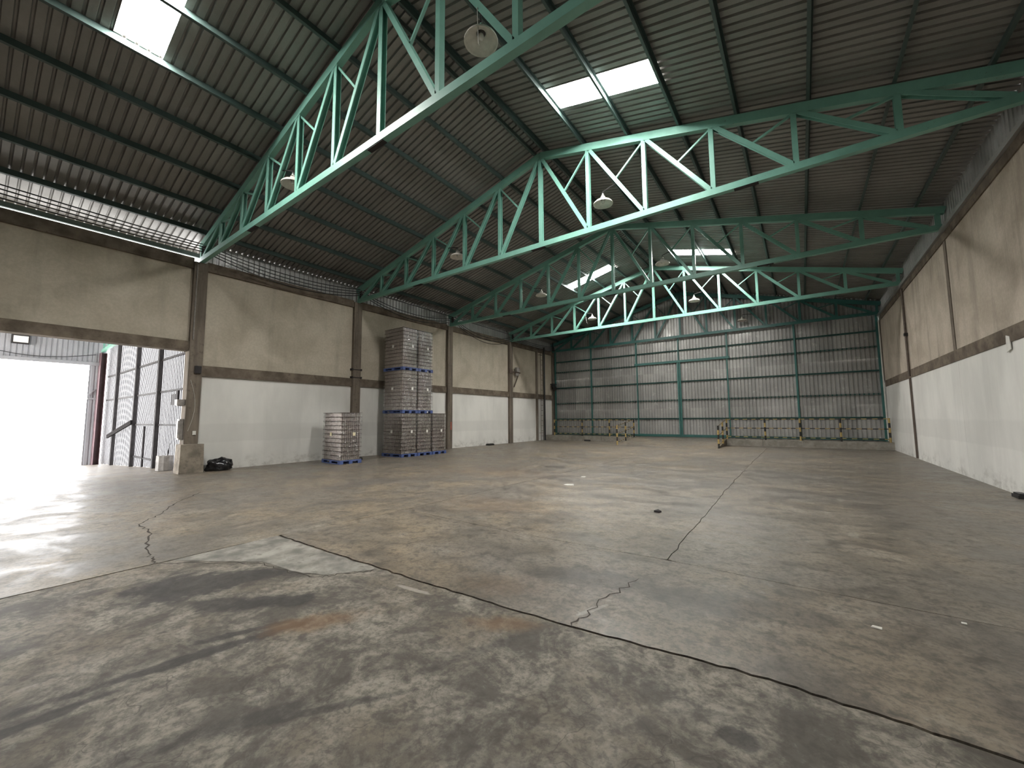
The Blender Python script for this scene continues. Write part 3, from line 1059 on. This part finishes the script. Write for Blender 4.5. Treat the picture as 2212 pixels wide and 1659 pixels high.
LV = PHH + 11 * TIER + .009
sx, sy = -14.09, 10.22
names = ['at the doorway end', 'in the middle', 'at the far end']
low = ['bottom pallet load of the tall stack, on the doorway side', 'bottom pallet load between the two others of the tall stack', 'bottom pallet load with nothing stacked on it, next to a column']
mids = ['middle level pallet load of the tall stack, on the doorway side', 'middle level pallet load of the tall stack, on the ladder side']
tops = ['topmost pallet load of the tall stack, on the doorway side', 'topmost pallet load of the tall stack, heavily filmed, on the ladder side']
PLAB = [['bottom load of the tall stack on the doorway side', 'load at the middle of the bottom row', 'bottom load with nothing stacked on it'],
        ['middle level load on the doorway side', 'middle level load on the ladder side'], ['topmost load on the doorway side', 'topmost load on the ladder side']]
for lvl, lst in enumerate((low, mids, tops)):
    for i, lb in enumerate(lst):
        z = lvl * LV
        dx = random.uniform(-.012, .012)
        make_pallet(sx + dx, sy + i * .815, z, 'blue plastic pallet under the ' + PLAB[lvl][i])
        make_load(sx + dx, sy + i * .815, z + PHH, 'film wrapped cans, ' + lb, 'w', 0, lvl + i, side=(i == 0))
make_pallet(-13.87, 7.56, 0, 'blue plastic pallet under the lone load on the floor', math.radians(-3))
make_load(-13.87, 7.56, PHH, 'lone film wrapped load of cans with cream labels standing apart', 'y', math.radians(-3), 1)


# ------------------------------------------------------------------ cables along the left wall
def cable(i):
    mb = MB()
    pts = []
    x = -14.25 - .03 * i
    stat = [(-1.4, 6.56), (TY[0], 6.55), (TY[1], 6.55), (TY[2], 6.5), (TY[3], 6.42), (TY[4] - .3, 6.4)]
    sag = [.05, .28, .34, .5, .2]
    dz = .085 * i
    for (a, za), (b_, zb), sg in zip(stat, stat[1:], sag):
        for k in range(14):
            t = k / 14
            s_ = sg * (1 + .35 * (2 - i) / 2) * (0 if i == 3 and sg > .3 else 1)
            pts.append((x, a + (b_ - a) * t, za + (zb - za) * t + dz + (.03 * i if a < 0 else 0) * (1 - t) - s_ * 4 * t * (1 - t)))
    pts.append((x, stat[-1][0], stat[-1][1] + dz))
    mb.tube(pts, .016, 6)
    o = mb.build('electric_cable', M['cable'])
    lb = ['lowest', 'second lowest', 'second highest', 'highest'][i]
    tag(o, lb + ' of the black cables slung between the truss ends over the columns', 'cable', 'cables slung along the column wall')


for i in range(4): cable(i)
for k in range(5):
    yy = TY[k] if k < 4 else TY[4] - .3
    t = empty('insulator_rack', (-14.3, yy, 6.45), ['insulator rack where the cables cross the truss over the plinth column', 'insulator rack behind the lone pallet load\'s truss end', 'insulator rack past the tall pallet stack',
              'insulator rack above the flood lamp bracket', 'insulator rack in the back corner'][k], 'insulator', 'cable insulators on the truss ends')
    mb = MB(); mb.box((-14.42, yy - .03, 6.36), (-14.38, yy + .03, 6.98)); part(mb, 'rack_plate', M['post'], t)
    for i in range(4):
        z = (6.55, 6.55, 6.5, 6.42, 6.4)[k] + .085 * i - .047
        mb = MB(); mb.smooth = True
        x = -14.25 - .03 * i
        mb.tube([(-14.39, yy, z), (x - .03, yy, z), (x - .028, yy, z), (x + .03, yy, z)], [.012, .012, .032, .032], 10); part(mb, 'insulator', M['socket'], t)

# ------------------------------------------------------------------ ladder, pipe, brackets on the left wall
yl = 23.42
t = empty('wall_ladder', (XL, yl, 0), 'thin steel wall ladder between the slim column and the black pipe', 'ladder')
for dy in (-.13, .13):
    mb = MB(); mb.bar((XL + .08, yl + dy, 0), (XL + .08, yl + dy, 6.2), .025, .012, (1, 0, 0)); part(mb, 'ladder_stile', M['brown'], t)
for i in range(17):
    z = .3 + i * .35
    mb = MB(); mb.tube([(XL + .08, yl - .13, z), (XL + .08, yl + .13, z)], .011, 6); part(mb, 'rung', M['brown'], t)
for z in (.5, 3.0, 5.9):
    for dy in (-.13, .13):
        mb = MB(); mb.box((XL - .1, yl + dy - .012, z), (XL + .08, yl + dy + .012, z + .02)); part(mb, 'standoff', M['brown'], t)
mb = MB(); mb.tube([(XL + .065, 23.8, 0), (XL + .065, 23.8, 6.5)], .055, 10)
o = mb.build('down_pipe', M['black']); tag(o, 'black down pipe running from floor to eaves beside the ladder', 'pipe')


def bracket(y, z, L, label, dirn=1):
    t = empty('flood_lamp_bracket', (XL + .05, y, z), label, 'bracket')
    mb = MB(); mb.box((XL + .03, y - .22 * dirn if dirn > 0 else y, z - .05), (XL + .09, y + L if dirn > 0 else y + L, z + .03)); part(mb, 'bracket_arm', M['brown'], t)
    mb = MB(); mb.box((XL + .03, y - .24, z - .12), (XL + .10, y + .05, z + .14)); part(mb, 'mounting_plate', M['brown'], t)
    mb = MB(); mb.bar((XL + .06, y + L * .85, z - .04), (XL + .06, y + .26, z - .95), .05, .05, (1, 0, 0)); part(mb, 'bracket_strut', M['brown'], t)
    mb = MB(); mb.box((XL + .04, y + L * .42, z + .03), (XL + .18, y + L * .78, z + .3)); part(mb, 'flood_lamp', M['bin'], t)
    mb = MB(); mb.box((XL + .03, y + L * .46, z - .22), (XL + .10, y + L * .8, z - .05)); part(mb, 'ballast_box', M['bin'], t)


bracket(TY[3] + .02, 4.42, .95, 'rusty brown bracket carrying a flood lamp on a concrete column')
t = empty('corner_flood_lamp', (XL + .2, 24.9, 3.8), 'black flood lamp fixed in the back corner beside the guard rail', 'lamp')
mb = MB(); mb.box((XL + .052, 24.62, 3.9), (XL + .3, 25.1, 3.97)); part(mb, 'bracket_arm', M['black'], t)
mb = MB(); mb.bar((XL + .22, 24.7, 3.92), (XL + .3, 25.0, 3.55), .22, .1, (0, 0, 1)); part(mb, 'lamp_body', M['black'], t)
mb = MB(); mb.tube([(XL + .12, 25.02, 3.9), (XL + .12, 25.02, 1.2)], .018, 6); part(mb, 'conduit', M['black'], t)

# switch gear on the column beside the opening
def wallbox(name, label, cat, y0, y1, z0, z1, mat, dep=.08, x=XL + .05):
    mb = MB(); mb.box((x, y0, z0), (x + dep, y1, z1)); mb.box((x + dep, y0 + .012, z0 + .012), (x + dep + .008, y1 - .012, z1 - .012))
    o = mb.build(name, mat); tag(o, label, cat); return o


wallbox('junction_box', 'dark junction box on the column at the mid beam by the opening', 'electrical box', TY[0] - .02, TY[0] + .13, 2.9, 3.12, M['post'])
wallbox('light_switch', 'small white switch above the concrete plinth', 'switch', TY[0] + .02, TY[0] + .1, 1.08, 1.2, M['paper'], .03)
mb = MB(); mb.box((XL - .25, TY[0] - .28, .95), (XL - .02, TY[0] - .17, 1.55)); mb.box((XL - .22, TY[0] - .30, 1.0), (XL - .05, TY[0] - .28, 1.5))
o = mb.build('distribution_box', M['bin']); tag(o, 'grey electrical box on the opening side of the plinth column', 'electrical box')
mb = MB(); mb.box((XL - .25, TY[0] - .36, 1.95), (XL - .02, TY[0] - .17, 2.12)); mb.box((XL - .2, TY[0] - .34, 1.93), (XL - .07, TY[0] - .2, 1.95))
o = mb.build('siren', M['bin']); tag(o, 'small grey horn unit on the reveal above the electrical box', 'siren')
mb = MB(); pts = []
for i in range(15):
    s = i / 14
    pts.append((XL + .066, TY[0] - .1 + .14 * math.sin(s * 3.1), 2.7 - 1.5 * s))
mb.tube(pts, .005, 6); o = mb.build('hanging_wire', M['whitecable']); tag(o, 'thin pale wire drooping down the column by the opening', 'wire')
mb = MB(); mb.tube([(XL + .07, TY[0] - .1, 3.9), (XL + .07, TY[0] - .1, 6.2)], .016, 6); o = mb.build('conduit_pipe', M['bin']); tag(o, 'thin grey conduit up the column beside the lintel', 'pipe')
for z, nm in ((3.5, 'upper'), (3.18, 'lower')):
    t = empty('pipe_clamp', (XL + .05, TY[1], z), nm + ' black clamp band on the column behind the lone load', 'clamp')
    mb = MB(); mb.box((XL - .09, TY[1] - .22, z - .02), (XL + .07, TY[1] - .17, z + .06)); part(mb, 'clamp_lug', M['post'], t)
    mb = MB(); mb.box((XL - .09, TY[1] + .17, z - .02), (XL + .07, TY[1] + .22, z + .06)); part(mb, 'clamp_lug', M['post'], t)
    mb = MB(); mb.box((XL + .05, TY[1] - .2, z), (XL + .065, TY[1] + .2, z + .03)); part(mb, 'clamp_band', M['post'], t)
# torn notice on the right wall
mb = MB()
mb.v = [(XR - .03, 11.30, 2.72), (XR - .03, 11.5, 2.68), (XR - .03, 11.46, 3.0), (XR - .03, 11.32, 2.96)]
mb.v += [(x + .012, y, z) for x, y, z in mb.v]
for q in ((0, 1, 2, 3), (7, 6, 5, 4), (0, 4, 5, 1), (1, 5, 6, 2), (2, 6, 7, 3), (3, 7, 4, 0)): mb.face(q)
o = mb.build('wall_socket', M['paper']); tag(o, 'white plastic box hanging loose below the beam of the right wall', 'socket')

# ------------------------------------------------------------------ bag, bin, litter
import mathutils
from mathutils import noise as mnoise


def blob(name, c, r, mat, seed, label, cat, flat=True):
    mb = MB(); mb.smooth = True
    nu, nv = 36, 18
    for j in range(nv + 1):
        ph = math.pi * j / nv
        for i in range(nu):
            th = 2 * math.pi * i / nu
            d = Vector((math.sin(ph) * math.cos(th), math.sin(ph) * math.sin(th), math.cos(ph)))
            k = 1 + .34 * mnoise.noise(d * 1.7 + Vector((seed, 0, 0))) + .16 * mnoise.noise(d * 4.2 + Vector((0, seed, 0))) + .06 * mnoise.noise(d * 9)
            z = d.z * r[2] * k
            mb.v.append((c[0] + d.x * r[0] * k, c[1] + d.y * r[1] * k, max(0.0, c[2] + z)))
    for j in range(nv):
        for i in range(nu):
            q = (i + 1) % nu
            mb.face((j * nu + i, (j + 1) * nu + i, (j + 1) * nu + q, j * nu + q))
    o = mb.build(name, mat, None, (c[0], c[1], 0)); tag(o, label, cat); return o


blob('rubbish_bag', (-14.34, 4.64, .13), (.2, .33, .22), M['bag'], 3.3, 'crumpled black rubbish bag lying against the white wall', 'bag')
t = empty('metal_bin', (-16.2, 3.9, 0), 'ribbed grey metal bin standing outside the opening', 'bin')
mb = MB()
prof = []
n = 20
zs = (-.03, .42)
for k, z in enumerate(zs):
    for i in range(n):
        a = 2 * math.pi * i / n
        r = .20 + (.014 if i % 2 else 0)
        mb.v.append((-16.2 + r * math.cos(a), 3.78 + r * math.sin(a), z))
for i in range(n):
    mb.face((i, (i + 1) % n, n + (i + 1) % n, n + i))
mb.face(range(n, 2 * n)); part(mb, 'bin_body', M['bin'], t)
mb = MB(); mb.tube([(-16.08, 3.8, .3), (-16.02, 3.84, .8)], .012, 6); part(mb, 'rod', M['post'], t)


def litter(name, x, y, pts, mat, label, cat, h=.012):
    mb = MB(); n = len(pts)
    mb.v = [(x + a, y + b, .003) for a, b in pts] + [(x + a * .9, y + b * .9, h + random.uniform(0, h)) for a, b in pts]
    mb.face(range(n, 2 * n))
    for i in range(n):
        j = (i + 1) % n; mb.face((i, j, n + j, n + i))
    o = mb.build(name, mat, None, (x, y, 0)); tag(o, label, cat)


litter('paper_scrap', -4.32, 8.11, [(-.12, -.05), (.02, -.09), (.12, -.02), (.08, .07), (-.09, .06)], M['paper'], 'white paper scrap lying in the middle of the floor', 'paper')
litter('paper_scrap', -4.6, 9.4, [(-.06, -.03), (.05, -.04), (.06, .04), (-.04, .04)], M['paper'], 'tiny paper crumb beyond the white scrap', 'paper')
litter('paper_scrap', .34, 3.91, [(-.03, -.009), (.03, -.018), (.036, .012), (-.018, .018)], M['paper'], 'white flake on the dull right slab in front of a dark scuff', 'paper', .006)
litter('paper_scrap', .86, 4.35, [(-.015, -.009), (.015, -.012), (.018, .012), (-.012, .012)], M['paper'], 'tiny white flake towards the right wall', 'paper', .005)
litter('dirt_clod', -1.95, 6.6, [(-.05, -.03), (.04, -.05), (.06, .02), (0, .05), (-.05, .04)], M['post'], 'dark clod of dirt on the bare floor', 'dirt', .02)


def block(name, x0, x1, y0, y1, h, mat, label, cat):
    mb = MB(); mb.box((x0, y0, 0), (x1, y1, h * .7)); mb.box((x0 + .02, y0 + .02, h * .7), (x1 - .02, y1 - .02, h))
    o = mb.build(name, mat, None, (x0, y0, 0)); tag(o, label, cat)


block('rubber_block', -14.5, -14.25, 17.4, 17.85, .1, M['black'], 'black rubber block at the foot of the white wall', 'block')
block('rubber_block', -13.6, -13.35, 8.62, 8.85, .12, M['black'], 'black rubber block on the floor behind the lone pallet', 'block')
block('rubber_block', 3.06, 3.205, 11.25, 11.55, .09, M['black'], 'black rubber block at the foot of the right wall', 'block')

# ------------------------------------------------------------------ annexe outside the side opening
YA = 4.1
XA = -28.0
wa = empty('wall_annexe', kind='structure'); tag(wa, 'daylit fibreglass side wall of the loading bay')


def gz(x):
    return -.6 * min(1, max(0, (-15.2 - x) / 13.0))


x = -15.0
mbA = None
k = 0
while x > XA + .1:
    wS = .7
    mb = MB()
    zt = 5.76
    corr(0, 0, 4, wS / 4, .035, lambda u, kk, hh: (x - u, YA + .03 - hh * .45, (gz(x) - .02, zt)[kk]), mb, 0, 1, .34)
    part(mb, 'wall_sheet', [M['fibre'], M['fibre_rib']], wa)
    x -= wS
for px in (-18.5, -21.7, -25.2):
    mb = MB(); mb.bar((px, YA - .08, gz(px)), (px, YA - .08, 5.7), .14, .12, (1, 0, 0)); part(mb, 'wall_post', M['post'], wa)
mb = MB(); mb.bar((-20.2, YA - .05, gz(-20)), (-20.2, YA - .05, 1.3), .07, .05, (1, 0, 0)); part(mb, 'wall_post', M['post'], wa)
for z in (3.68, 2.52, 1.36, .1):
    for a, b_ in ((-15.0, -18.43), (-18.57, -21.63), (-21.77, -25.13), (-25.27, -27.6)):
        if z < 1.5 and a < -21: continue
        mb = MB(); mb.bar((a, YA - .03, z), (b_, YA - .03, z), .07, .05, (0, 0, 1)); part(mb, 'wall_rail', M['post'], wa)
# red corner column, shutter wall with its header and jamb
wo = empty('wall_outer', kind='structure'); tag(wo, 'outer wall of the loading bay with a wide open shutter')
for dx, dy in ((-27.62, YA - .25), (-27.92, YA - .25)):
    mb = MB(); mb.chan((dx, dy, -.62), (dx, dy, 4.85), .26, .22, (1, 0, 0), .02); part(mb, 'corner_column', M['red'], wo)
y = 4.0
k = 0
while y > -9:
    mb = MB()
    corr(0, 0, 4, PITCH_S / 4, .03, lambda u, kk, hh: (XA - hh, y - u, (4.25, 5.76)[kk]), mb)
    part(mb, 'wall_sheet', M['annexsheet'], wo)
    y -= PITCH_S
mb = MB()
corr(0, 0, 3, .18, .03, lambda u, kk, hh: (XA - hh, 3.98 - u, (-.62, 4.3)[kk]), mb); part(mb, 'wall_sheet', M['annexsheet'], wo)
mb = MB(); mb.bar((XA + .08, 4.0, 4.3), (XA + .08, -9, 4.3), .16, .12, (0, 0, 1)); part(mb, 'shutter_track', M['annexsheet'], wo)
mb = MB(); mb.bar((XA + .05, 3.98, 2.6), (XA + .05, 3.44, 2.6), .08, .06, (0, 0, 1)); part(mb, 'wall_rail', M['annexsheet'], wo)
mb = MB(); mb.bar((XA + .05, 3.44, 2.75), (XA + .05, 3.98, 3.4), .05, .05, (1, 0, 0)); part(mb, 'brace', M['annexsheet'], wo)
# flood lamp on the header
t = empty('flood_lamp', (XA + .1, 1.2, 5.0), 'pale flood lamp box on the sheet above the open shutter', 'lamp')
mb = MB(); mb.box((XA + .02, 1.0, 4.96), (XA + .3, 1.5, 5.4)); part(mb, 'lamp_body', M['post'], t)
mb = MB(); mb.box((XA + .3, 1.04, 5.0), (XA + .32, 1.46, 5.28)); part(mb, 'lamp_lens', M['lamp_face'], t)
mb = MB(); mb.box((XA + .02, .98, 5.42), (XA + .4, 1.4, 5.62)); part(mb, 'lamp_hood', M['post'], t)
# sagging wire on the header
mb = MB(); mb.tube([(XA + .16, 3.6 - i * .5, 4.75 - .35 * math.sin(min(1, i / 8) * math.pi) + .04 * i * .4) for i in range(12)], .015, 5)
o = mb.build('header_wire', M['cable']); tag(o, 'thin dark wire sagging along the shutter header', 'wire')
# green annexe truss and roof
t = empty('annexe_truss', (-27.6, YA - .3, 4.85), 'pale green truss end above the maroon corner column', 'roof truss')
mb = MB(); mb.bar((-27.7, YA - .3, 4.93), (-15.3, YA - .3, 5.3), .14, .1, (0, 0, 1)); part(mb, 'bottom_chord', M['green'], t)
mb = MB(); mb.bar((-27.95, YA - .3, 5.6), (-15.3, YA - .3, 5.62), .14, .1, (0, 0, 1)); part(mb, 'top_chord', M['green_dk'], t)
for i in range(9):
    a = -27.4 + i * 1.33
    mb = MB(); mb.bar((a, YA - .3, 4.95 + i * .045), (a, YA - .3, 5.58), .07, .07, (1, 0, 0)); part(mb, 'vertical', M['green'], t)
    mb = MB(); mb.bar((a, YA - .3, 5.58), (a + 1.3, YA - .3, 4.95 + i * .05), .06, .06, (1, 0, 0)); part(mb, 'diagonal', M['green'], t)
ra = empty('ceiling_annexe', kind='structure'); tag(ra, 'metal roof over the loading bay')
y = 4.3
ann = MB(); corr(0, 0, 4, PITCH_S / 4, .03, lambda u, kk, hh: ((-28.2, -15.2)[kk], -u, (5.75, 5.75)[kk] + hh), ann)
ame = ann.mesh('roof_sheet', M['strip'])
while y > -9:
    inst(ame, 'roof_sheet', ra, (0, y, 0)); y -= PITCH_S
# fallen brace leaning across the fibreglass wall
mb = MB(); mb.bar((-25.9, YA - .172, .8), (-21.6, YA - .172, 1.46), .16, .06, (0, 0, 1))
o = mb.build('leaning_plank', simple('tarred plank', (0.02, 0.018, 0.018), 0.95, 0, .2, 6, 0.03)); tag(o, 'dark plank propped slantwise across the fibreglass wall', 'plank')
mb = MB(); mb.box((-16.9, YA - .09, 2.02), (-16.45, YA - .05, 2.38)); mb.box((-16.38, YA - .1, 2.02), (-16.25, YA - .05, 2.48))
o = mb.build('notice_board', M['post']); tag(o, 'small dark notice plate on the fibreglass wall', 'sign')
